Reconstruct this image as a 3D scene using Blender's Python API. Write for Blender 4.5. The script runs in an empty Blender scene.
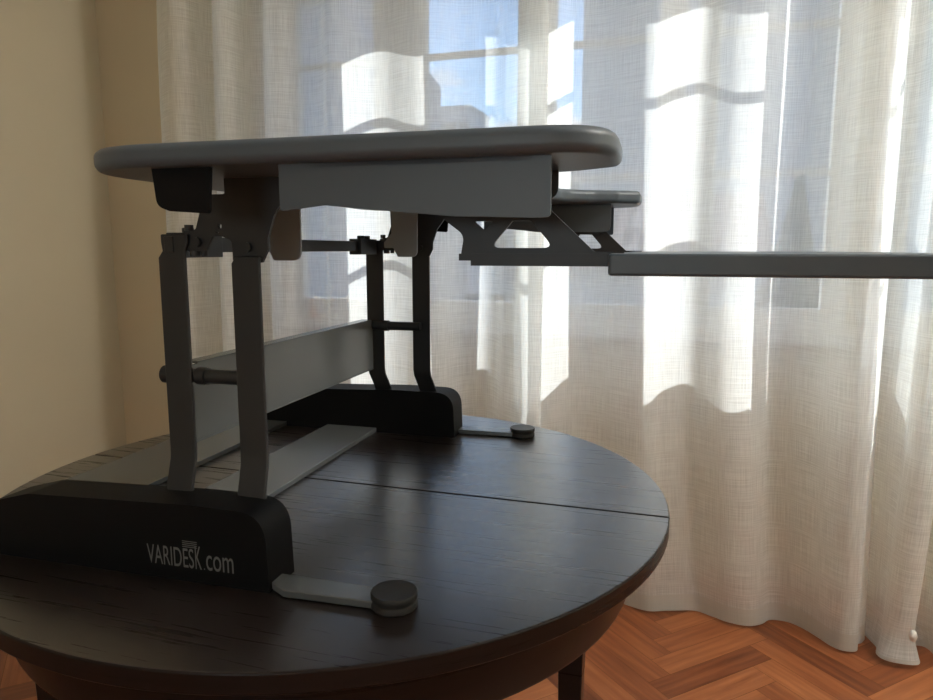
import bpy, bmesh, math, random
from mathutils import Vector, Matrix
from mathutils.geometry import tessellate_polygon
random.seed(7)
sc = bpy.context.scene
CEIL_FILL = 15
FLOOR_FILL = 2.2
COL = sc.collection
R = math.radians

# ------------------------------------------------------------------ helpers
def link(o, parent=None):
    COL.objects.link(o)
    if parent: o.parent = parent
    return o
def obj(name, bm, mat, parent=None, smooth=False, bevel=0, seg=2):
    me = bpy.data.meshes.new(name)
    bmesh.ops.recalc_face_normals(bm, faces=bm.faces[:])
    bm.to_mesh(me); bm.free()
    me.materials.append(mat)
    if smooth or bevel:
        for p in me.polygons: p.use_smooth = True
    o = link(bpy.data.objects.new(name, me), parent)
    if bevel:
        b = o.modifiers.new('bevel', 'BEVEL'); b.width = bevel; b.segments = seg
        b.limit_method = 'ANGLE'; b.angle_limit = R(40); b.harden_normals = True
    elif smooth:
        me.shade_smooth()
    return o
def smooth_by_angle(o, deg=35):
    o.data.set_sharp_from_angle(angle=R(deg))
def thing(name, label, cat, loc=(0, 0, 0), rz=0, group=None):
    o = bpy.data.objects.new(name, None); link(o)
    o.empty_display_size = .05
    o.location = loc; o.rotation_euler = (0, 0, rz)
    o['label'] = label; o['category'] = cat
    if group: o['group'] = group
    return o
def tag(o, label, cat, group=None, kind=None):
    o['label'] = label; o['category'] = cat
    if group: o['group'] = group
    if kind: o['kind'] = kind
    return o
def struct(name, bm, m, parent=None, **k):
    o = obj(name, bm, m, parent, **k)
    if not parent: o['kind'] = 'structure'
    return o
def box(bm, x0, x1, y0, y1, z0, z1):
    v = [bm.verts.new((x, y, z)) for z in (z0, z1) for y in (y0, y1) for x in (x0, x1)]
    for f in ((0, 1, 3, 2), (4, 6, 7, 5), (0, 4, 5, 1), (2, 3, 7, 6), (0, 2, 6, 4), (1, 5, 7, 3)):
        bm.faces.new([v[i] for i in f])
    return bm
def B(*a):
    return box(bmesh.new(), *a)
def cyl(bm, p0, p1, r0, r1=None, n=20, cap=True):
    p0 = Vector(p0); p1 = Vector(p1); r1 = r0 if r1 is None else r1
    d = (p1 - p0).normalized(); a = d.orthogonal().normalized(); b = d.cross(a)
    A = []; C = []
    for i in range(n):
        t = 2 * math.pi * i / n; u = a * math.cos(t) + b * math.sin(t)
        A.append(bm.verts.new(p0 + u * r0)); C.append(bm.verts.new(p1 + u * r1))
    for i in range(n):
        bm.faces.new((A[i], A[(i + 1) % n], C[(i + 1) % n], C[i]))
    if cap: bm.faces.new(A[::-1]); bm.faces.new(C)
    return bm
def lathe(bm, c, prof, n=48):
    """prof: (r, z) list turned round a vertical axis at c"""
    rings = []
    for r, z in prof:
        if r < 1e-6: rings.append([bm.verts.new((c[0], c[1], c[2] + z))])
        else: rings.append([bm.verts.new((c[0] + r * math.cos(2 * math.pi * i / n), c[1] + r * math.sin(2 * math.pi * i / n), c[2] + z)) for i in range(n)])
    for a, b in zip(rings, rings[1:]):
        for i in range(n):
            j = (i + 1) % n
            if len(a) == 1 and len(b) == 1: continue
            if len(a) == 1: bm.faces.new((a[0], b[i], b[j]))
            elif len(b) == 1: bm.faces.new((a[i], a[j], b[0]))
            else: bm.faces.new((a[i], a[j], b[j], b[i]))
    return bm
def rnd(pts, seg=6):
    """pts (x, z[, radius]) -> polygon with rounded corners"""
    out = []; n = len(pts)
    for i, p in enumerate(pts):
        r = p[2] if len(p) > 2 else 0
        c = Vector(p[:2])
        if r <= 0: out.append(tuple(c)); continue
        a = Vector(pts[i - 1][:2]) - c; b = Vector(pts[(i + 1) % n][:2]) - c
        la, lb = a.length, b.length; a.normalize(); b.normalize()
        ang = a.angle(b); t = min(r / math.tan(ang / 2), la * .49, lb * .49)
        s = c + a * t; e = c + b * t
        for k in range(seg + 1):
            u = k / seg
            out.append(tuple(s * (1 - u) ** 2 + c * 2 * u * (1 - u) + e * u * u))
    return out
def plate(bm, outer, y0, y1, holes=()):
    """a sheet outline in x-z, thickness y0..y1, with holes"""
    loops = [outer] + list(holes)
    flat = [p for l in loops for p in l]
    F = [bm.verts.new((p[0], y0, p[1])) for p in flat]
    K = [bm.verts.new((p[0], y1, p[1])) for p in flat]
    for t in tessellate_polygon([[Vector((p[0], p[1], 0)) for p in l] for l in loops]):
        try:
            bm.faces.new([F[i] for i in t]); bm.faces.new([K[i] for i in t][::-1])
        except ValueError: pass
    o = 0
    for l in loops:
        n = len(l)
        for i in range(n):
            j = (i + 1) % n
            bm.faces.new((F[o + i], F[o + j], K[o + j], K[o + i]))
        o += n
    return bm
def slab(bm, outline, z0, z1):
    """a plan outline in x-y, thickness z0..z1 (n-gon caps)"""
    A = [bm.verts.new((x, y, z0)) for x, y in outline]; C = [bm.verts.new((x, y, z1)) for x, y in outline]
    n = len(A)
    bm.faces.new(A[::-1]); bm.faces.new(C)
    for i in range(n):
        j = (i + 1) % n
        bm.faces.new((A[i], A[j], C[j], C[i]))
    return bm
def bar(bm, pts, w, t):
    """flat bar: w in x, t in y, running through pts (x, y, z)"""
    rings = []
    for p in pts:
        x, y, z = p[:3]; ww = p[3] if len(p) > 3 else w
        rings.append([bm.verts.new((x + sx * ww / 2, y + sy * t / 2, z)) for sx, sy in ((-1, -1), (1, -1), (1, 1), (-1, 1))])
    for a, b in zip(rings, rings[1:]):
        for i in range(4):
            j = (i + 1) % 4
            bm.faces.new((a[i], a[j], b[j], b[i]))
    bm.faces.new(rings[0][::-1]); bm.faces.new(rings[-1])
    return bm

# ------------------------------------------------------------------ materials
def mat(name):
    m = bpy.data.materials.new(name); m.use_nodes = True
    nt = m.node_tree; nt.nodes.clear()
    return m, nt, nt.nodes, nt.links
def pbr(name, col, rough=.5, metal=0, bump=0, bscale=200, var=0, vscale=6, spec=.5, coat=0):
    m, nt, N, L = mat(name)
    out = N.new('ShaderNodeOutputMaterial'); p = N.new('ShaderNodeBsdfPrincipled')
    L.new(p.outputs[0], out.inputs[0])
    p.inputs['Base Color'].default_value = (*col, 1); p.inputs['Roughness'].default_value = rough
    p.inputs['Metallic'].default_value = metal; p.inputs['Specular IOR Level'].default_value = spec
    p.inputs['Coat Weight'].default_value = coat
    tc = N.new('ShaderNodeTexCoord')
    if var:
        n = N.new('ShaderNodeTexNoise'); n.inputs['Scale'].default_value = vscale; n.inputs['Detail'].default_value = 5
        L.new(tc.outputs['Object'], n.inputs['Vector'])
        mx = N.new('ShaderNodeMix'); mx.data_type = 'RGBA'
        mx.inputs[6].default_value = (*[c * (1 - var) for c in col], 1)
        mx.inputs[7].default_value = (*[min(1, c * (1 + var)) for c in col], 1)
        L.new(n.outputs[0], mx.inputs[0]); L.new(mx.outputs[2], p.inputs['Base Color'])
    if bump:
        n = N.new('ShaderNodeTexNoise'); n.inputs['Scale'].default_value = bscale; n.inputs['Detail'].default_value = 3
        L.new(tc.outputs['Object'], n.inputs['Vector'])
        b = N.new('ShaderNodeBump'); b.inputs['Strength'].default_value = bump; b.inputs['Distance'].default_value = .001
        L.new(n.outputs[0], b.inputs['Height']); L.new(b.outputs[0], p.inputs['Normal'])
    return m
M_PLASTIC = pbr('black_textured_plastic', (.005, .005, .0055), .6, bump=.15, bscale=900, spec=.15)
M_STEEL = pbr('charcoal_powder_coated_steel', (.022, .0235, .026), .42, bump=.1, bscale=1200, spec=.45)
M_GREYST = pbr('satin_dark_grey_steel', (.13, .142, .148), .25, metal=.1, spec=.6)
M_LGREY = pbr('light_grey_steel', (.32, .37, .42), .4, spec=.5)
M_RUBBER = pbr('black_rubber', (.015, .015, .015), .6)
M_DESK = pbr('black_laminate_glare_tint', (.085, .112, .138), .42, bump=.1, bscale=700, spec=.5)  # blackish desk; bluish veil of glare painted into the base colour
M_PRINT = pbr('pale_grey_print', (.16, .16, .155), .5)
M_BOLT = pbr('dark_bolt_steel', (.12, .12, .12), .35, metal=.8)
M_WALL = pbr('warm_beige_plaster', (.60, .55, .41), .85, bump=.25, bscale=60, var=.04, vscale=2.5)
M_WWALL = pbr('cream_plaster', (.66, .59, .44), .85, bump=.25, bscale=60, var=.03, vscale=2)
M_CEIL = pbr('white_ceiling_paint', (.8, .78, .73), .9)
M_BACK = pbr('warm_back_wall_paint', (.55, .46, .34), .9)
M_FRAME = pbr('white_gloss_window_paint', (.78, .77, .73), .35)
M_PLINTH = pbr('cream_gloss_trim_paint', (.74, .66, .5), .4)

def wood_table(name='dark_stained_walnut', gloss=1.0, grain=(6, 170, 170)):
    m, nt, N, L = mat(name)
    out = N.new('ShaderNodeOutputMaterial'); p = N.new('ShaderNodeBsdfPrincipled'); L.new(p.outputs[0], out.inputs[0])
    tc = N.new('ShaderNodeTexCoord'); mp = N.new('ShaderNodeMapping')
    mp.inputs['Scale'].default_value = grain
    L.new(tc.outputs['Object'], mp.inputs[0])
    n = N.new('ShaderNodeTexNoise'); n.inputs['Scale'].default_value = 1; n.inputs['Detail'].default_value = 6; n.inputs['Roughness'].default_value = .6
    L.new(mp.outputs[0], n.inputs['Vector'])
    mp2 = N.new('ShaderNodeMapping'); mp2.inputs['Scale'].default_value = (1.2, 9, 9)
    L.new(tc.outputs['Object'], mp2.inputs[0])
    n2 = N.new('ShaderNodeTexNoise'); n2.inputs['Scale'].default_value = 1; n2.inputs['Detail'].default_value = 3
    L.new(mp2.outputs[0], n2.inputs['Vector'])
    r = N.new('ShaderNodeValToRGB')
    r.color_ramp.elements[0].position = .35; r.color_ramp.elements[0].color = (.012, .0085, .0075, 1)
    r.color_ramp.elements[1].position = .7; r.color_ramp.elements[1].color = (.021, .0145, .0125, 1)
    mx = N.new('ShaderNodeMath'); mx.operation = 'MULTIPLY_ADD'; mx.inputs[1].default_value = .6
    L.new(n.outputs[0], mx.inputs[0])
    m2 = N.new('ShaderNodeMath'); m2.operation = 'MULTIPLY'; m2.inputs[1].default_value = .4
    L.new(n2.outputs[0], m2.inputs[0]); L.new(m2.outputs[0], mx.inputs[2])
    L.new(mx.outputs[0], r.inputs[0]); L.new(r.outputs[0], p.inputs['Base Color'])
    rr = N.new('ShaderNodeMapRange'); rr.inputs[3].default_value = .25; rr.inputs[4].default_value = .31
    L.new(n.outputs[0], rr.inputs[0]); L.new(rr.outputs[0], p.inputs['Roughness'])
    b = N.new('ShaderNodeBump'); b.inputs['Strength'].default_value = .06; b.inputs['Distance'].default_value = .0005
    L.new(n.outputs[0], b.inputs['Height']); L.new(b.outputs[0], p.inputs['Normal'])
    p.inputs['Specular IOR Level'].default_value = gloss
    p.inputs['Coat Weight'].default_value = .45 if gloss > .5 else 0; p.inputs['Coat Roughness'].default_value = .3
    return m
M_TABLE = wood_table()
M_APRON = wood_table('dull_dark_walnut', .15, (2.5, 2.5, 90))

def parquet():
    m, nt, N, L = mat('orange_oak_parquet')
    out = N.new('ShaderNodeOutputMaterial'); p = N.new('ShaderNodeBsdfPrincipled'); L.new(p.outputs[0], out.inputs[0])
    at = N.new('ShaderNodeAttribute'); at.attribute_name = 'tone'
    uv = N.new('ShaderNodeUVMap'); uv.uv_map = 'UVMap'
    mp = N.new('ShaderNodeMapping'); mp.inputs['Scale'].default_value = (5, 60, 1); L.new(uv.outputs[0], mp.inputs[0])
    n = N.new('ShaderNodeTexNoise'); n.inputs['Scale'].default_value = 1; n.inputs['Detail'].default_value = 5
    L.new(mp.outputs[0], n.inputs['Vector'])
    a = N.new('ShaderNodeMath'); a.operation = 'MULTIPLY_ADD'; a.inputs[1].default_value = .62
    L.new(n.outputs[0], a.inputs[0])
    b = N.new('ShaderNodeMath'); b.operation = 'MULTIPLY'; b.inputs[1].default_value = .38
    L.new(at.outputs['Fac'], b.inputs[0]); L.new(b.outputs[0], a.inputs[2])
    r = N.new('ShaderNodeValToRGB'); e = r.color_ramp.elements
    e[0].position = .2; e[0].color = (.13, .035, .012, 1); e[1].position = .85; e[1].color = (.52, .20, .075, 1)
    r.color_ramp.elements.new(.5).color = (.30, .092, .032, 1)
    L.new(a.outputs[0], r.inputs[0]); L.new(r.outputs[0], p.inputs['Base Color'])
    p.inputs['Roughness'].default_value = .38
    bp = N.new('ShaderNodeBump'); bp.inputs['Strength'].default_value = .3; bp.inputs['Distance'].default_value = .001
    L.new(n.outputs[0], bp.inputs['Height']); L.new(bp.outputs[0], p.inputs['Normal'])
    return m
M_FLOOR = parquet()
M_JOINT = pbr('dark_joint_filler', (.16, .07, .03), .8)

def sheer(name, open_, col=(.90, .93, .93)):
    m, nt, N, L = mat(name)
    out = N.new('ShaderNodeOutputMaterial')
    uv = N.new('ShaderNodeUVMap'); uv.uv_map = 'UVMap'
    def thread(sx, sy):
        mp = N.new('ShaderNodeMapping'); mp.inputs['Scale'].default_value = (sx, sy, 1)
        L.new(uv.outputs[0], mp.inputs[0])
        n = N.new('ShaderNodeTexNoise'); n.inputs['Scale'].default_value = 1; n.inputs['Detail'].default_value = 2.5
        n.inputs['Roughness'].default_value = .55
        L.new(mp.outputs[0], n.inputs['Vector'])
        r = N.new('ShaderNodeMapRange'); r.inputs[1].default_value = .36; r.inputs[2].default_value = .64
        L.new(n.outputs[0], r.inputs[0]); return r
    a = thread(420, 10); b = thread(8, 420)
    ad = N.new('ShaderNodeMath'); ad.operation = 'ADD'; L.new(a.outputs[0], ad.inputs[0]); L.new(b.outputs[0], ad.inputs[1])
    mr = N.new('ShaderNodeMapRange'); mr.inputs[1].default_value = .3; mr.inputs[2].default_value = 1.7
    mr.inputs[3].default_value = open_ * 1.4; mr.inputs[4].default_value = open_ * .6
    L.new(ad.outputs[0], mr.inputs[0])
    d = N.new('ShaderNodeBsdfDiffuse'); t = N.new('ShaderNodeBsdfTranslucent'); tr = N.new('ShaderNodeBsdfTransparent')
    d.inputs[0].default_value = (*col, 1); t.inputs[0].default_value = (*col, 1)
    m1 = N.new('ShaderNodeMixShader'); m1.inputs[0].default_value = .56
    L.new(d.outputs[0], m1.inputs[1]); L.new(t.outputs[0], m1.inputs[2])
    m2 = N.new('ShaderNodeMixShader'); L.new(mr.outputs[0], m2.inputs[0])
    L.new(m1.outputs[0], m2.inputs[1]); L.new(tr.outputs[0], m2.inputs[2])
    L.new(m2.outputs[0], out.inputs[0])
    return m
M_SHEER = sheer('white_sheer_linen_weave', .27)
M_HEM = sheer('doubled_linen_hem', .08, (.68, .69, .67))

def glass():
    m, nt, N, L = mat('clear_window_glass')
    out = N.new('ShaderNodeOutputMaterial')
    tr = N.new('ShaderNodeBsdfTransparent'); g = N.new('ShaderNodeBsdfGlossy'); g.inputs['Roughness'].default_value = .02
    tr.inputs[0].default_value = (.95, .97, .97, 1)
    mx = N.new('ShaderNodeMixShader'); mx.inputs[0].default_value = .06; L.new(tr.outputs[0], mx.inputs[1]); L.new(g.outputs[0], mx.inputs[2])
    L.new(mx.outputs[0], out.inputs[0]); return m
M_GLASS = glass()
M_GREYB = pbr('grey_rendered_facade', (.55, .55, .57), .9, var=.08, vscale=.8)
M_BLUEB = pbr('slate_blue_facade', (.46, .47, .52), .9, var=.08, vscale=.8)
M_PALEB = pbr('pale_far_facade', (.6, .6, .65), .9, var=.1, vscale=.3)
M_WHITEB = pbr('white_facade', (.62, .61, .60), .9)
M_DARKW = pbr('dark_facade_window', (.05, .055, .065), .15)
def tiles():
    m, nt, N, L = mat('terracotta_roof_tiles')
    out = N.new('ShaderNodeOutputMaterial'); p = N.new('ShaderNodeBsdfPrincipled'); L.new(p.outputs[0], out.inputs[0])
    tc = N.new('ShaderNodeTexCoord'); w = N.new('ShaderNodeTexWave'); w.bands_direction = 'X'; w.inputs['Scale'].default_value = 1.4
    w.inputs['Distortion'].default_value = .6
    L.new(tc.outputs['Object'], w.inputs['Vector'])
    r = N.new('ShaderNodeValToRGB'); r.color_ramp.elements[0].color = (.24, .13, .10, 1); r.color_ramp.elements[1].color = (.62, .42, .34, 1)
    L.new(w.outputs[0], r.inputs[0]); L.new(r.outputs[0], p.inputs['Base Color']); p.inputs['Roughness'].default_value = .9
    return m
M_TILE = tiles()
M_LEAF = pbr('dark_conifer_foliage', (.05, .08, .05), .9, var=.3, vscale=8)
M_BARK = pbr('brown_bark', (.10, .07, .05), .9)
M_STREET = pbr('grey_asphalt', (.18, .18, .18), .9)
M_AMBER = pbr('amber_translucent_plastic', (.9, .42, .08), .3)

# ------------------------------------------------------------------ room shell
XL, XR, YB, YW, ZC = -2.372, 2.2, -2.0, 2.45, 2.75
# floor: herringbone blocks as faces of one mesh
def make_floor():
    bm = bmesh.new(); uvl = bm.loops.layers.uv.new('UVMap'); tl = bm.loops.layers.float_color.new('tone')
    Lp, Wp, g = .375, .075, .0006
    ca, sa = math.cos(R(45)), math.sin(R(45))
    k = int(Lp / Wp)
    def quad(u0, v0, du, dv, along):
        c = [(u0 + g, v0 + g), (u0 + du - g, v0 + g), (u0 + du - g, v0 + dv - g), (u0 + g, v0 + dv - g)]
        w = [(u * ca - v * sa, u * sa + v * ca) for u, v in c]
        cx = sum(p[0] for p in w) / 4; cy = sum(p[1] for p in w) / 4
        if not (XL - .1 < cx < XR + .1 and YB - .1 < cy < YW + .15): return
        f = bm.faces.new([bm.verts.new((x, y, 0)) for x, y in w])
        t = random.random(); ou, ov = random.random() * 9, random.random() * 9
        for lp, (u, v) in zip(f.loops, c):
            a, b = (u - u0, v - v0) if along else (v - v0, u - u0)
            lp[uvl].uv = (a + ou, b + ov); lp[tl] = (t, t, t, 1)
    rng = 18
    n = int(6 / Wp)
    for i in range(-n, n):
        for j in range(-rng, rng):
            # herringbone lattice: step (W, W) down a column, (L, -L) between columns
            u = i * Wp + j * Lp; v = i * Wp - j * Lp
            quad(u, v, Lp, Wp, True)
            quad(u, v + Wp - 0 * Lp, Wp, Lp, False)
    o = obj('floor', bm, M_FLOOR); o['kind'] = 'structure'
    return o
floor = make_floor()
struct('subfloor', B(XL - .1, XR + .1, YB - .1, YW + .15, -.05, -.0008), M_JOINT).name = 'trim_1'
struct('wall_left', B(XL - .12, XL, YB, YW + .12, 0, ZC), M_WALL)
struct('wall_right', B(XR, XR + .12, YB, YW + .12, 0, ZC), M_WALL)
struct('wall_back', B(XL - .12, XR + .12, YB - .12, YB, 0, ZC), M_BACK)
struct('ceiling', B(XL - .12, XR + .12, YB - .12, YW + .12, ZC, ZC + .1), M_CEIL)
struct('baseboard_left', B(XL, XL + .015, YB, YW, 0, .09), M_PLINTH, bevel=.003)
# window wall with openings: (x0, x1)
OPEN = [(-1.52, -.545), (-.505, .475), (.56, 1.5)]
ZS, ZT = .85, 2.12
def front_wall():
    bm = bmesh.new(); x = XL - .12
    for a, b in OPEN:
        box(bm, x, a, YW, YW + .1, 0, ZC); x = b
        box(bm, a, b, YW, YW + .1, 0, ZS); box(bm, a, b, YW, YW + .1, ZT, ZC)
    box(bm, x, XR + .12, YW, YW + .1, 0, ZC)
    return bm
struct('wall_front', front_wall(), M_WWALL)
struct('baseboard_front', B(XL, XR, YW - .012, YW, 0, .09), M_PLINTH, bevel=.003)
def window(n, a, b, panes, handle=True):
    """one casement window: frame, sashes with two muntins each, panes, handle"""
    y0, y1 = YW + .005, YW + .05
    bm = bmesh.new()
    zt = 2.035
    # outer frame: everything of the opening that is not sash glass, as stiles and rails
    xs = [a] + [v for p in panes for v in p] + [b]
    for i in range(0, len(xs), 2):
        if n == 2 and i == 2:             # the two leaves stand slightly ajar: a slit that narrows downwards
            for (xa, xb, ya, yb) in ((xs[i], xs[i], -.038, -.028), (xs[i + 1], xs[i + 1], -.002, -.010)):
                plate(bm, [(xa, ZS), (yb, ZS), (ya, ZT), (xb, ZT)], y0 + .015, y0 + .029)
            continue
        box(bm, xs[i], xs[i + 1], y0, y1, ZS, ZT)
    for p in panes:
        box(bm, p[0], p[1], y0, y1, ZS, .93); box(bm, p[0], p[1], y0, y1, zt, ZT)
    w = struct('window_%d' % n, bm, M_FRAME)
    for p in panes:
        for zz in (1.36, 1.80):
            obj('muntin', B(p[0], p[1], y0 + .015, y1 - .018, zz - .011, zz + .011), M_FRAME, w)
        obj('pane', B(p[0], p[1], YW + .026, YW + .029, .93, zt), M_GLASS, w)
    if handle:
        xm = (panes[0][1] + panes[1][0]) / 2
        h = bmesh.new(); cyl(h, (xm, y0 - .022, 1.42), (xm, y0, 1.42), .009); box(h, xm - .008, xm + .008, y0 - .03, y0 - .018, 1.33, 1.43)
        obj('handle', h, M_BOLT, w, bevel=.002)
    return w
window(1, OPEN[0][0], OPEN[0][1], [(-1.45, -1.13), (-.93, -.59)])
window(2, OPEN[1][0], OPEN[1][1], [(-.460, -.116), (.070, .405)])
window(3, OPEN[2][0], OPEN[2][1], [(.63, .95), (1.10, 1.43)])
for i, (a, b) in enumerate(OPEN):
    struct('trim_%d' % (i + 2), B(a - .03, b + .03, YW - .035, YW + .004, ZS - .035, ZS), M_FRAME, bevel=.004)

# small amber thing standing on the sill behind the curtain
bm = bmesh.new(); cyl(bm, (0, 0, 0), (0, 0, .055), .012, .010); cyl(bm, (0, 0, .055), (0, 0, .075), .006, .005)
o = obj('bottle', bm, M_AMBER, smooth=True); smooth_by_angle(o); o.location = (-1.40, YW - .018, ZS)
tag(o, 'small amber bottle on the window sill seen through the curtain', 'bottle')

# ------------------------------------------------------------------ curtains
def catmull(P, step=.006):
    out = []
    P = [Vector(p) for p in P]; Q = [P[0] * 2 - P[1]] + P + [P[-1] * 2 - P[-2]]
    for i in range(1, len(Q) - 2):
        p0, p1, p2, p3 = Q[i - 1:i + 3]
        n = max(2, int((p2 - p1).length / step))
        for k in range(n):
            t = k / n
            out.append(.5 * ((2 * p1) + (p2 - p0) * t + (2 * p0 - 5 * p1 + 4 * p2 - p3) * t * t + (3 * p1 - p0 - 3 * p2 + p3) * t ** 3))
    out.append(Q[-2]); return out
def cloth(path_fn, z0, z1, nz, off=0):
    bm = bmesh.new(); uvl = bm.loops.layers.uv.new('UVMap')
    rows = []; base = path_fn(1.0); s = [0]
    for a, b in zip(base, base[1:]): s.append(s[-1] + (b - a).length)
    zs = [z0 + (z1 - z0) * k / nz for k in range(nz + 1)]
    for z in zs:
        rows.append([bm.verts.new((p.x, p.y + off, z)) for p in path_fn(z)])
    for k in range(nz):
        for i in range(len(base) - 1):
            f = bm.faces.new((rows[k][i], rows[k][i + 1], rows[k + 1][i + 1], rows[k + 1][i]))
            for lp, (a, b) in zip(f.loops, ((i, k), (i + 1, k), (i + 1, k + 1), (i, k + 1))):
                lp[uvl].uv = (s[a], zs[b])
    return bm
C1 = [(-1.935, 2.28), (-1.87, 2.19), (-1.775, 2.12), (-1.72, 2.15), (-1.68, 2.24), (-1.62, 2.22), (-1.58, 2.11), (-1.53, 2.10), (-1.50, 2.19),
      (-1.44, 2.22), (-1.375, 2.17), (-1.365, 2.09), (-1.31, 2.085), (-1.24, 2.13), (-1.17, 2.12), (-1.11, 2.045), (-1.06, 2.05), (-1.0, 2.09), (-.93, 2.10), (-.86, 2.075), (-.80, 2.04),
      (-.745, 2.06), (-.69, 2.17), (-.64, 2.20), (-.595, 2.17), (-.55, 2.10), (-.525, 2.075), (-.47, 2.035), (-.425, 2.03), (-.408, 2.04), (-.43, 2.055), (-.485, 2.075),
      (-.505, 2.09), (-.49, 2.105), (-.44, 2.10), (-.405, 2.13), (-.35, 2.183), (-.28, 2.19), (-.20, 2.15), (-.12, 2.118), (-.06, 2.158), (.01, 2.182), (.06, 2.148),
      (.11, 2.118), (.17, 2.122), (.215, 2.16), (.245, 2.205), (.30, 2.20), (.345, 2.155), (.38, 2.10), (.41, 2.045), (.44, 2.02), (.475, 2.03), (.487, 2.06), (.48, 2.09), (.505, 2.12), (.52, 2.16)]
C2 = [(.495, 2.25), (.53, 2.245), (.56, 2.21), (.585, 2.12), (.575, 2.05), (.60, 2.00), (.64, 2.01), (.65, 2.08), (.635, 2.15), (.67, 2.19), (.71, 2.14), (.72, 2.05), (.76, 2.01),
      (.80, 2.09), (.84, 2.17), (.90, 2.14), (.94, 2.05), (1.0, 2.06), (1.05, 2.15), (1.12, 2.16), (1.2, 2.07), (1.3, 2.08), (1.4, 2.17), (1.5, 2.10), (1.6, 2.12)]
def warp(C, lean=0.0, swing=.05, flare=False):
    base = catmull(C)
    top = []
    for p in base:                        # the folds hang flatter towards the heading
        g = math.exp(-((p.x + .72) / .16) ** 4)
        top.append(p.y * (1 - g * .62) + 2.085 * g * .62)
    def f(z):
        u = min(1, max(0, (z - .75) / .7))
        k = (1 - z)                       # below the sill the folds drift and relax
        out = []
        for i, p in enumerate(base):
            d = max(0, k)
            x = p.x + swing * d * d * math.exp(-((p.x - .05) / .35) ** 2) + lean * (1.12 - z)
            mid = 2.13
            a = 1 + .12 * math.sin(5 * z + 9 * p.x) * .5 + .12 * d - .75 * max(0, .65 - z)
            py = p.y * (1 - u) + top[i] * u
            y = mid + (py - mid) * a + .02 * (z - .7) + .006 * math.sin(3.1 * z + 23 * p.x)
            if flare:
                q = max(0, 1 - z / .09) ** 2
                x += q * .03 * math.sin(40 * p.x); y -= q * .05
            out.append(Vector((x, min(y, 2.40), 0)))
        return out
    return f
def curtain(name, C, label, z0, lean, swing=.05):
    f = warp(C, lean, swing, z0 > .015)
    r = thing(name, label, 'curtain', (0, 0, 0))
    c = obj('curtain_panel', cloth(f, z0, 2.62, 46), M_SHEER, r, smooth=True)
    h = cloth(f, z0 - .001, z0 + .05, 3, -.002)
    obj('hem', h, M_HEM, r, smooth=True)
    return r
curtain('sheer_curtain', C1, 'wide white sheer linen curtain hanging across the windows behind the table', .012, -.0)
cc = curtain('sheer_curtain', C2, 'gathered white sheer curtain at the far right with tight folds', .02, -.02, 0)
bm = bmesh.new(); cyl(bm, (XL + .05, 2.13, 2.635), (XR - .1, 2.13, 2.635), .014)
for xx in (XL + .15, 0, XR - .2): box(bm, xx - .01, xx + .01, 2.13, YW, 2.628, 2.642)
tag(obj('curtain_rail', bm, M_FRAME, smooth=False), 'white curtain rail fixed above the windows', 'curtain rail')
bm = bmesh.new(); lathe(bm, (0, 0, 0), [(0, -.016), (.007, -.012), (.010, 0), (.007, .013), (0, .017)], 20)
o = obj('curtain_weight', bm, M_FRAME, cc, smooth=True); o.location = (.597, 1.965, .125); o['label'] = 'small white weight near the hem'

# ------------------------------------------------------------------ round table
TC = (-.515, .965)
tb = thing('round_table', 'round dark-stained wooden table with a split top carrying the desk riser', 'table', (TC[0], TC[1], 0))
RT = .505
def leaf(sgn):
    seam = .009
    pts = []; n = 64
    a0 = math.asin(seam / RT)
    if sgn > 0: A0, A1 = a0, math.pi - a0
    else: A0, A1 = math.pi - a0, 2 * math.pi + a0
    for k in range(n + 1):
        t = A0 + (A1 - A0) * k / n; pts.append((RT * math.cos(t), RT * math.sin(t)))
    g = .0006 * sgn
    pts = [(x, y + g) if i not in (0, n) else (x, seam + g) for i, (x, y) in enumerate(pts)]
    return slab(bmesh.new(), pts, .727, .75)
for s in (1, -1):
    o = obj('table_leaf', leaf(s), M_TABLE, tb, bevel=.003, seg=3); o.data.materials.append(M_APRON)
    for p in o.data.polygons:
        if abs(p.normal.z) < .5: p.material_index = 1
bm = bmesh.new(); lathe(bm, (0, 0, 0), [(.43, .64), (.452, .64), (.454, .645), (.454, .727), (.43, .727), (.43, .64)], 96)
o = obj('apron', bm, M_APRON, tb, smooth=True); smooth_by_angle(o)
for k in range(4):
    t = R(35 + 90 * k); x, y = .415 * math.cos(t), .415 * math.sin(t)
    bm = bmesh.new(); bar(bm, [(x, y, 0, .034), (x, y, .64, .052), (x, y, .727, .052)], .05, .05)
    for v in bm.verts:
        if v.co.z < .01: v.co.y = y + (v.co.y - y) * .7
    obj('leg', bm, M_APRON, tb, bevel=.003)
bm = bmesh.new(); cyl(bm, (0, 0, 0), (0, 0, .004), .0055, .004)
o = obj('rubber_stud', bm, M_RUBBER, smooth=True); smooth_by_angle(o)
o.location = (-.927, .822, .75)
tag(o, 'tiny black rubber stud on the table behind the near riser base', 'stud')

# ------------------------------------------------------------------ sit-stand desk riser
DR = thing('standing_desk_converter', 'black height-adjustable desk riser raised on four steel legs on the round table', 'desk riser', (-.399, .618, .75), R(2))
S = .72                               # far side mirrors the near one: y -> S - y
def mir(y): return S - y
def plan_desktop():
    near = [(.262, .115, .03), (.30, .10, .03), (.337, .075, .012), (.338, -.052, .075), (-.214, -.052, .11)]
    far = [(x, mir(y), r) for x, y, r in near][::-1]
    # concave front cut-out between the wings
    mid = [(.215, mir(.15), .05), (.20, mir(.25), .1), (.20, .25, .1), (.215, .15, .05)]
    return rnd(near + far + mid, 10)
o = obj('desktop', slab(bmesh.new(), plan_desktop(), .448, .4705), M_DESK, DR, bevel=.0085, seg=4)
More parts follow.
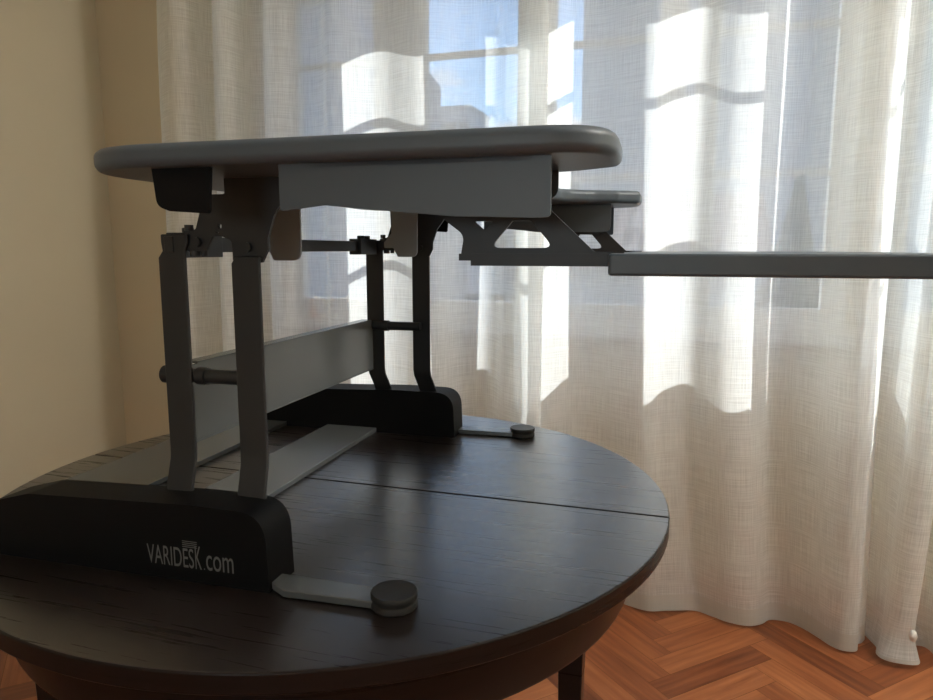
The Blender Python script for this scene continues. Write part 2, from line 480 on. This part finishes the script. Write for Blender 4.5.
# side rails under the desktop, near and far
for s, f in ((0, lambda y: y), (1, mir)):
    bm = bmesh.new()
    out = rnd([(.03, .4505), (.03, .405, .004), (.075, .410, .02), (.125, .405, .02), (.200, .3985, .02), (.275, .3965, .0), (.285, .397, .004), (.285, .4505)])
    plate(bm, out, min(f(-.034), f(-.031)), max(f(-.034), f(-.031)))
    inn = rnd([(.10, .4502), (.10, .419, .004), (.118, .419, .003), (.128, .404, .006), (.16, .400, .01), (.288, .400, .012), (.288, .4502)]) if s else rnd([(.10, .4502), (.10, .42, .005), (.274, .420, .012), (.274, .4502)])
    plate(bm, inn, min(f(.085), f(.088)), max(f(.085), f(.088)))
    box(bm, .06, .268, min(f(-.034), f(.088)), max(f(-.034), f(.088)), .444, .4482)
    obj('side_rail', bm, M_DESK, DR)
    # handle housing beneath the outer edge: a thin shell
    bm = bmesh.new()
    plate(bm, rnd([(-.110, .450), (-.106, .412, .016), (-.092, .407, .01), (-.047, .404, .004), (-.043, .4502)]), min(f(-.034), f(-.030)), max(f(-.034), f(-.030)))
    obj('handle_housing', bm, M_PLASTIC, DR, bevel=.001)
    # hinge plate joining legs and top
    hole1 = [(-.105 + .0024 * math.cos(t * R(30)), .3955 + .003 * math.sin(t * R(30))) for t in range(12)]
    hole2 = [(-.1085 + .0017 * math.cos(t * R(45)), .3885 + .0014 * math.sin(t * R(45))) for t in range(8)]
    out = rnd([(-.097, .4504), (-.004, .4504), (-.036, .407), (-.045, .382, .006), (-.045, .370, .003), (-.053, .355, .003), (-.090, .355, .004), (-.0905, .380, .006),
               (-.104, .3845, .004), (-.115, .385, .004), (-.125, .367, .004), (-.146, .367, .004), (-.153, .370, .004), (-.153, .390, .003), (-.137, .392, .004), (-.130, .412, .004), (-.115, .431, .004), (-.097, .431, .002)])
    bm = bmesh.new(); plate(bm, out, min(f(.066), f(.070)), max(f(.066), f(.070)), [hole1, hole2])
    obj('hinge_plate', bm, M_STEEL, DR)
    bm = bmesh.new()
    plate(bm, rnd([(-.100, .4503), (-.048, .4503), (-.0485, .356, .012), (-.086, .356, .004), (-.094, .372, .003), (-.112, .372, .003), (-.112, .382, .003), (-.098, .398, .004)]), min(f(.146), f(.149)), max(f(.146), f(.149)))
    obj('inner_hinge_plate', bm, M_LGREY, DR, bevel=.001)['label'] = 'lighter grey inner hinge plate'
    # legs
    for lx, top in ((-.1675, .372), (-.0715, .366)):
        bm = bmesh.new()
        pts = [(lx + .007, f(.044), .070), (lx + .006, f(.045), .092), (lx + .001, f(.061), .122), (lx, f(.063), .134), (lx, f(.063), top - .012), (lx + .003, f(.064), top - .004, .031)]
        if lx < -.1: pts += [(lx + .004, f(.064), top + .006, .036), (lx + .004, f(.064), top + .015, .036)]
        bar(bm, pts, .0355, .005)
        obj('leg', bm, M_STEEL, DR, bevel=.0015)
    # link rod between the two legs of a side
    bm = bmesh.new(); cyl(bm, (-.185, f(.073), .221), (-.07, f(.073), .221), .0085)
    o = obj('link_rod', bm, M_STEEL, DR, smooth=True); smooth_by_angle(o)
    for xa, xb, rr in ((-.196, -.185, .0105), (-.148, -.136, .0105)):
        q = obj('collar', cyl(bmesh.new(), (xa, f(.073), .221), (xb, f(.073), .221), rr), M_STEEL, o, smooth=True); smooth_by_angle(q)
    # bolts
    for p0, p1, rr in (((-.070, f(.062), .372), (-.070, f(.072), .372), .0055), ((-.135, f(.062), .378), (-.135, f(.072), .378), .0055),
                       ((-.147, f(.068), .391), (-.147, f(.068), .3975), .005), ((-.140, f(.068), .3615), (-.140, f(.068), .368), .006),
                       ((-.128, f(.068), .362), (-.128, f(.068), .368), .004)):
        obj('hinge_bolt', cyl(bmesh.new(), p0, p1, rr, n=16), M_STEEL, DR)
    # base housing
    bm = bmesh.new()
    fx = .014 * s
    out = rnd([(fx - .020, .0, 0), (fx - .023, .089, .036), (-.12, .090, .05), (-.34, .082, .04), (-.40, .066, .06), (-.50, .0, 0)], 10)
    plate(bm, out, min(f(0), f(.060)), max(f(0), f(.054)))
    obj('base_housing', bm, M_PLASTIC, DR, bevel=.010, seg=5)
    # foot arm with round pad
    bm = bmesh.new(); y0, y1 = sorted((f(-.008), f(.030)))
    slab(bm, rnd([(-.03, f(.012)), (.0, f(-.006)), (.125, f(-.003), .01), (.125, f(.026), .01), (-.03, f(.030))]), .001, .0095)
    fo = obj('foot', bm, M_GREYST, DR, bevel=.0015)
    bm = bmesh.new(); lathe(bm, (.121, f(.010), 0), [(0, 0), (.0225, 0), (.0245, .002), (.0245, .006), (.0235, .0075), (.0235, .010), (.0245, .0115), (.0245, .0165), (.0235, .018), (.020, .0175), (0, .0175)], 48)
    o = obj('foot_pad', bm, M_RUBBER, fo, smooth=True); smooth_by_angle(o)
    # keyboard tray bracket
    out = rnd([(.125, .415), (.150, .409, .004), (.184, .384, .012), (.181, .3665, .003), (.181, .364), (.342, .364), (.342, .367), (.314, .3675, .004), (.268, .4105, .004), (.262, .415)])
    h1 = rnd([(.1945, .3975, .001), (.2145, .3975, .001), (.2045, .389, .002)], 4)
    h2 = rnd([(.2105, .3712, .005), (.2335, .3975, .003), (.252, .3975, .003), (.275, .3712, .005)], 5)
    bm = bmesh.new(); plate(bm, out, min(f(.056), f(.060)), max(f(.056), f(.060)), [h1, h2])
    box(bm, .192, .345, min(f(.052), f(.070)), max(f(.052), f(.070)), .3535, .3655)
    box(bm, .179, .1925, min(f(.054), f(.066)), max(f(.054), f(.066)), .3585, .3655)
    obj('tray_bracket', bm, M_STEEL, DR)
# rear torsion bar with sleeve
bm = bmesh.new(); box(bm, -.176, -.164, .06, S - .06, .366, .3845)
for y in (.572, .072):
    box(bm, -.182, -.158, y, y + .075, .360, .389)
    for dy in (.022, .048): cyl(bm, (-.168, y + dy, .389), (-.168, y + dy, .395), .007, n=12)
obj('torsion_bar', bm, M_STEEL, DR, bevel=.001)
bm = bmesh.new(); box(bm, -.172, -.169, .085, S - .075, .136, .231); box(bm, -.190, -.169, .100, S - .08, .2305, .233)
box(bm, -.184, -.169, .085, S - .075, .133, .136)
obj('rear_panel', bm, M_GREYST, DR, bevel=.0008)['label'] = 'wide dark grey rear cross panel'
for x0, x1 in ((-.282, -.172), (-.52, -.376)):
    obj('base_plate', B(x0, x1, .05, S - .05, .0005, .0095), M_GREYST, DR, bevel=.001)
# keyboard tray
out = rnd([(.329, .03, .004), (.60, .022, .05), (.66, .06, .06), (.665, S - .06, .06), (.60, S - .022, .05), (.329, S - .03, .004)], 8)
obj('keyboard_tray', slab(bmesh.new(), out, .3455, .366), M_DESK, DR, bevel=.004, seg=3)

# printed wordmark on the near base
def word(body, x0, x1, zb, zt, name='wordmark'):
    cu = bpy.data.curves.new(name, 'FONT'); cu.body = body; cu.size = 1; cu.extrude = 0
    t = bpy.data.objects.new(name, cu); COL.objects.link(t)
    dg = bpy.context.evaluated_depsgraph_get()
    me = bpy.data.meshes.new_from_object(t.evaluated_get(dg)); bpy.data.objects.remove(t)
    xs = [v.co.x for v in me.vertices]; ys = [v.co.y for v in me.vertices]
    ax, bx, ay, by = min(xs), max(xs), min(ys), max(ys)
    for v in me.vertices:
        v.co = Vector((x0 + (v.co.x - ax) / (bx - ax) * (x1 - x0), -.0004, zb + (v.co.y - ay) / (by - ay) * (zt - zb)))
    return me
bmw = bmesh.new()
for b_, a_, c_, zb, zt in (('VARIDES', -.175, -.1135, .0165, .0395), ('K', -.1115, -.1035, .0165, .0435), ('.', -.1010, -.0995, .0170, .0185), ('com', -.0975, -.063, .0168, .0345)):
    me = word(b_, a_, c_, zb, zt); bmw.from_mesh(me); bpy.data.meshes.remove(me)
for k in range(4):
    z = .0408 + k * .0022
    v = [bmw.verts.new(p) for p in ((-.1275, -.0004, z), (-.1085, -.0004, z), (-.1085, -.0004, z + .0009), (-.1275, -.0004, z + .0009))]
    bmw.faces.new(v)
obj('wordmark', bmw, M_PRINT, DR)['label'] = 'pale grey printed wordmark on the near base'

# ------------------------------------------------------------------ outside
def pt(px, py, y):
    """where the photo ray through a pixel meets the vertical plane at distance y"""
    rx, ry, rz = cam_ray(px, py); t = y / ry
    return rx * t, 1.12 + rz * t
YAW, PITCH, F = R(17.5), R(8.2), 700.
FW = Vector((-math.sin(YAW) * math.cos(PITCH), math.cos(YAW) * math.cos(PITCH), -math.sin(PITCH)))
RT_ = Vector((math.cos(YAW), math.sin(YAW), 0)); UP = RT_.cross(FW)
def cam_ray(px, py):
    return FW + RT_ * ((px - 466.5) / F) - UP * ((py - 350) / F)
GZ = -6.5
struct('street_ground', B(-80, 80, 2.8, 160, GZ - .1, GZ), M_STREET).name = 'trim_street'
def facade(name, px0, px1, py, y, depth, m, label, nwin=3, rows=3, group=None):
    x0, z1 = pt(px0, py, y); x1, _ = pt(px1, py, y)
    r = thing(name, label, 'building', ((x0 + x1) / 2, y, GZ), 0, group)
    w = (x1 - x0) / 2; h = z1 - GZ
    obj('wall', B(-w, w, 0, depth, 0, h), m, r)
    obj('cornice', B(-w - .15, w + .15, -.25, depth + .1, h - .02, h + .25), M_WHITEB, r)
    for i in range(nwin):
        for j in range(rows):
            cx = -w + (i + .5) * 2 * w / nwin; zz = h - 1.0 - j * 3.0
            if zz - 1.6 < 0: continue
            f = obj('window', B(cx - .55, cx + .55, -.04, .02, zz - 1.6, zz), M_WHITEB, r)
            obj('pane', B(cx - .45, cx + .45, -.06, -.03, zz - 1.5, zz - .1), M_DARKW, f)
    return r
facade('apartment_building', 590, 1500, -260, 17, 8, M_GREYB, 'tall grey rendered building filling the right-hand windows beyond the curtain', 0, 0)
facade('apartment_building', 408, 470, 112, 60, 6, M_PALEB, 'distant pale low block under the white clouds', 5, 3)
facade('apartment_building', 462, 588, 150, 34, 8, M_PALEB, 'pale low house between the distant block and the tall grey building', 5, 3)
facade('apartment_building', 372, 430, 170, 28, 5, M_WHITEB, 'pale low house right of the steep blue-grey gable', 4, 3)
# left building with a sloping roof edge
def gable(name, px, y, depth, m, label, z_base=GZ):
    P = [pt(a, b, y) for a, b in px]
    cx = sum(p[0] for p in P) / len(P)
    r = thing(name, label, 'building', (cx, y, z_base))
    bm = bmesh.new(); plate(bm, [(x - cx, z - z_base) for x, z in P] , 0, depth)
    obj('wall', bm, m, r)
    return r, cx
r, cx = gable('apartment_building', [(262, 330), (262, -20), (300, -60), (318, -50), (335, 0), (362, 36), (366, 330)], 20, 7, M_BLUEB, 'blue-grey building at the left with a steep roof edge against the sky')
# tile roofed house
x0, z1 = pt(545, 196, 11); x1, z0 = pt(775, 262, 9.3)
r = thing('tiled_house', 'low house with a terracotta tile roof outside the right window', 'building', ((x0 + x1) / 2, 9.6, GZ))
w = (x1 - x0) / 2
obj('wall', B(-w + .2, w - .2, 0, 3.4, 0, z0 - GZ), M_GREYB, r)
bm = bmesh.new(); h0, h1 = z0 - GZ, z1 - GZ
v = [bm.verts.new(p) for p in ((-w, -.3, h0), (w, -.3, h0), (w, 1.7, h1), (-w, 1.7, h1), (-w, 3.7, h0), (w, 3.7, h0), (-w, -.3, h0 - .12), (w, -.3, h0 - .12), (-w, 3.7, h0 - .12), (w, 3.7, h0 - .12))]
for f in ((0, 1, 2, 3), (3, 2, 5, 4), (0, 6, 7, 1), (4, 5, 9, 8), (6, 8, 9, 7), (0, 3, 4, 8, 6), (1, 7, 9, 5, 2)): bm.faces.new([v[i] for i in f])
obj('roof', bm, M_TILE, r)
# pointed conifer
def conifer(px, pyt, pyb, y, label):
    x, zt = pt(px, pyt, y); _, zb = pt(px, pyb, y)
    r = thing('conifer', label, 'tree', (x, y, GZ))
    bm = bmesh.new(); lathe(bm, (0, 0, 0), [(.12, 0), (.1, zb - GZ + .3), (0, zb - GZ + .4)], 12); obj('trunk', bm, M_BARK, r)
    bm = bmesh.new(); H = zt - zb
    for k in range(7):
        a = zb - GZ + H * k / 7; rr = .62 * (1 - k / 7.5)
        lathe(bm, (0, 0, 0), [(0, a), (rr, a - .1), (rr * .5, a + H / 7 * 1.1), (0, a + H / 7 * 1.6)], 14)
    for vv in bm.verts:
        vv.co.x *= 1 + .25 * random.random(); vv.co.y *= 1 + .25 * random.random()
    obj('foliage', bm, M_LEAF, r)
conifer(800, 180, 330, 12.5, 'pointed conifer standing before the grey building')

# ------------------------------------------------------------------ light
sd = Vector((.27, -.30, -.24)).normalized()
sl = bpy.data.lights.new('sun', 'SUN'); sl.energy = 1.75; sl.angle = R(.53); sl.color = (1.0, .97, .93)
so = bpy.data.objects.new('sun', sl); COL.objects.link(so)
so.rotation_euler = sd.to_track_quat('-Z', 'Y').to_euler(); so.location = (-3, 6, 5)
# ceiling lamp added out of view to raise the room brightness
LP = (1.5, .95, 2.75)
lamp = thing('ceiling_fill_lamp', 'round white glass ceiling lamp added out of view as room fill', 'lamp', LP)
bm = bmesh.new(); lathe(bm, (0, 0, 0), [(0, 0), (.09, 0), (.09, -.02), (.02, -.03), (.015, -.16), (0, -.16)], 32); obj('canopy', bm, M_FRAME, lamp, smooth=True)
mg, nt_, N_, L_ = mat('opal_fill_glow')
o_ = N_.new('ShaderNodeOutputMaterial'); e_ = N_.new('ShaderNodeEmission'); e_.inputs[0].default_value = (1, .97, .93, 1); e_.inputs[1].default_value = CEIL_FILL
L_.new(e_.outputs[0], o_.inputs[0])
bm = bmesh.new(); lathe(bm, (0, 0, -.32), [(0, .18), (.10, .155), (.165, .07), (.18, 0), (.165, -.07), (.10, -.155), (0, -.18)], 40)
obj('fill_lamp_shade', bm, mg, lamp, smooth=True)
fl = thing('floor_fill_lamp', 'standing lamp with a cool white drum shade, added out of view as fill', 'lamp', (-.35, -1.45, 0))  # unseen floor lamp added to brighten faces turned to the camera
bm = bmesh.new(); lathe(bm, (0, 0, 0), [(0, 0), (.14, 0), (.14, .015), (.02, .03), (0, .03)], 40); obj('base', bm, M_BOLT, fl, smooth=True)
bm = bmesh.new(); cyl(bm, (0, 0, .02), (0, 0, 1.12), .011); obj('pole', bm, M_BOLT, fl, smooth=True)
ms, nt_, N_, L_ = mat('drum_fill_glow')
o_ = N_.new('ShaderNodeOutputMaterial'); e_ = N_.new('ShaderNodeEmission'); e_.inputs[0].default_value = (.78, .92, 1, 1); e_.inputs[1].default_value = FLOOR_FILL
L_.new(e_.outputs[0], o_.inputs[0])
bm = bmesh.new(); lathe(bm, (0, 0, 0), [(0, 1.10), (.21, 1.10), (.18, 1.42), (0, 1.42)], 40); obj('fill_lamp_shade', bm, ms, fl, smooth=True)
w = bpy.data.worlds.new('sky'); sc.world = w; w.use_nodes = True
N = w.node_tree.nodes; L = w.node_tree.links; N.clear()
out = N.new('ShaderNodeOutputWorld'); bg = N.new('ShaderNodeBackground')
sky = N.new('ShaderNodeTexSky'); sky.sky_type = 'NISHITA'; sky.sun_disc = False
sky.sun_elevation = math.asin(-sd.z); sky.sun_rotation = math.atan2(-sd.x, -sd.y)
sky.air_density = 1.0; sky.dust_density = .1; sky.ozone_density = 4.0
# small cumulus low over the roofs
tc = N.new('ShaderNodeTexCoord'); mp = N.new('ShaderNodeMapping'); mp.inputs['Scale'].default_value = (5, 5, 12)
L.new(tc.outputs['Generated'], mp.inputs[0])
cn = N.new('ShaderNodeTexNoise'); cn.inputs['Scale'].default_value = 1.6; cn.inputs['Detail'].default_value = 7
L.new(mp.outputs[0], cn.inputs['Vector'])
cr = N.new('ShaderNodeMapRange'); cr.inputs[1].default_value = .50; cr.inputs[2].default_value = .60; L.new(cn.outputs[0], cr.inputs[0])
sx = N.new('ShaderNodeSeparateXYZ'); L.new(tc.outputs['Generated'], sx.inputs[0])
hz = N.new('ShaderNodeMapRange'); hz.inputs[1].default_value = .26; hz.inputs[2].default_value = .20; L.new(sx.outputs[2], hz.inputs[0])
mm = N.new('ShaderNodeMath'); mm.operation = 'MULTIPLY'; L.new(cr.outputs[0], mm.inputs[0]); L.new(hz.outputs[0], mm.inputs[1])
mx = N.new('ShaderNodeMix'); mx.data_type = 'RGBA'; L.new(mm.outputs[0], mx.inputs[0]); L.new(sky.outputs[0], mx.inputs[6]); mx.inputs[7].default_value = (6, 6, 6.2, 1)
L.new(mx.outputs[2], bg.inputs[0]); bg.inputs[1].default_value = .08
L.new(bg.outputs[0], out.inputs[0])

# ------------------------------------------------------------------ camera
cd = bpy.data.cameras.new('camera'); cd.sensor_width = 36; cd.lens = F / 933 * 36; cd.clip_start = .02; cd.clip_end = 500
co = bpy.data.objects.new('camera', cd); COL.objects.link(co)
co.location = (0, 0, 1.12)
co.matrix_world = Matrix(((RT_.x, UP.x, -FW.x, 0), (RT_.y, UP.y, -FW.y, 0), (RT_.z, UP.z, -FW.z, 1.12), (0, 0, 0, 1)))
sc.camera = co
sc.view_settings.view_transform = 'Standard'; sc.view_settings.look = 'None'
sc.view_settings.gamma = 1; sc.view_settings.use_curve_mapping = False
sc.view_settings.exposure = 2.1
sc.cycles.max_bounces = 10; sc.cycles.diffuse_bounces = 6; sc.cycles.transparent_max_bounces = 24
sc.cycles.transmission_bounces = 8; sc.cycles.caustics_reflective = False
sc.cycles.sample_clamp_indirect = 8
sc.cycles.use_denoising = True
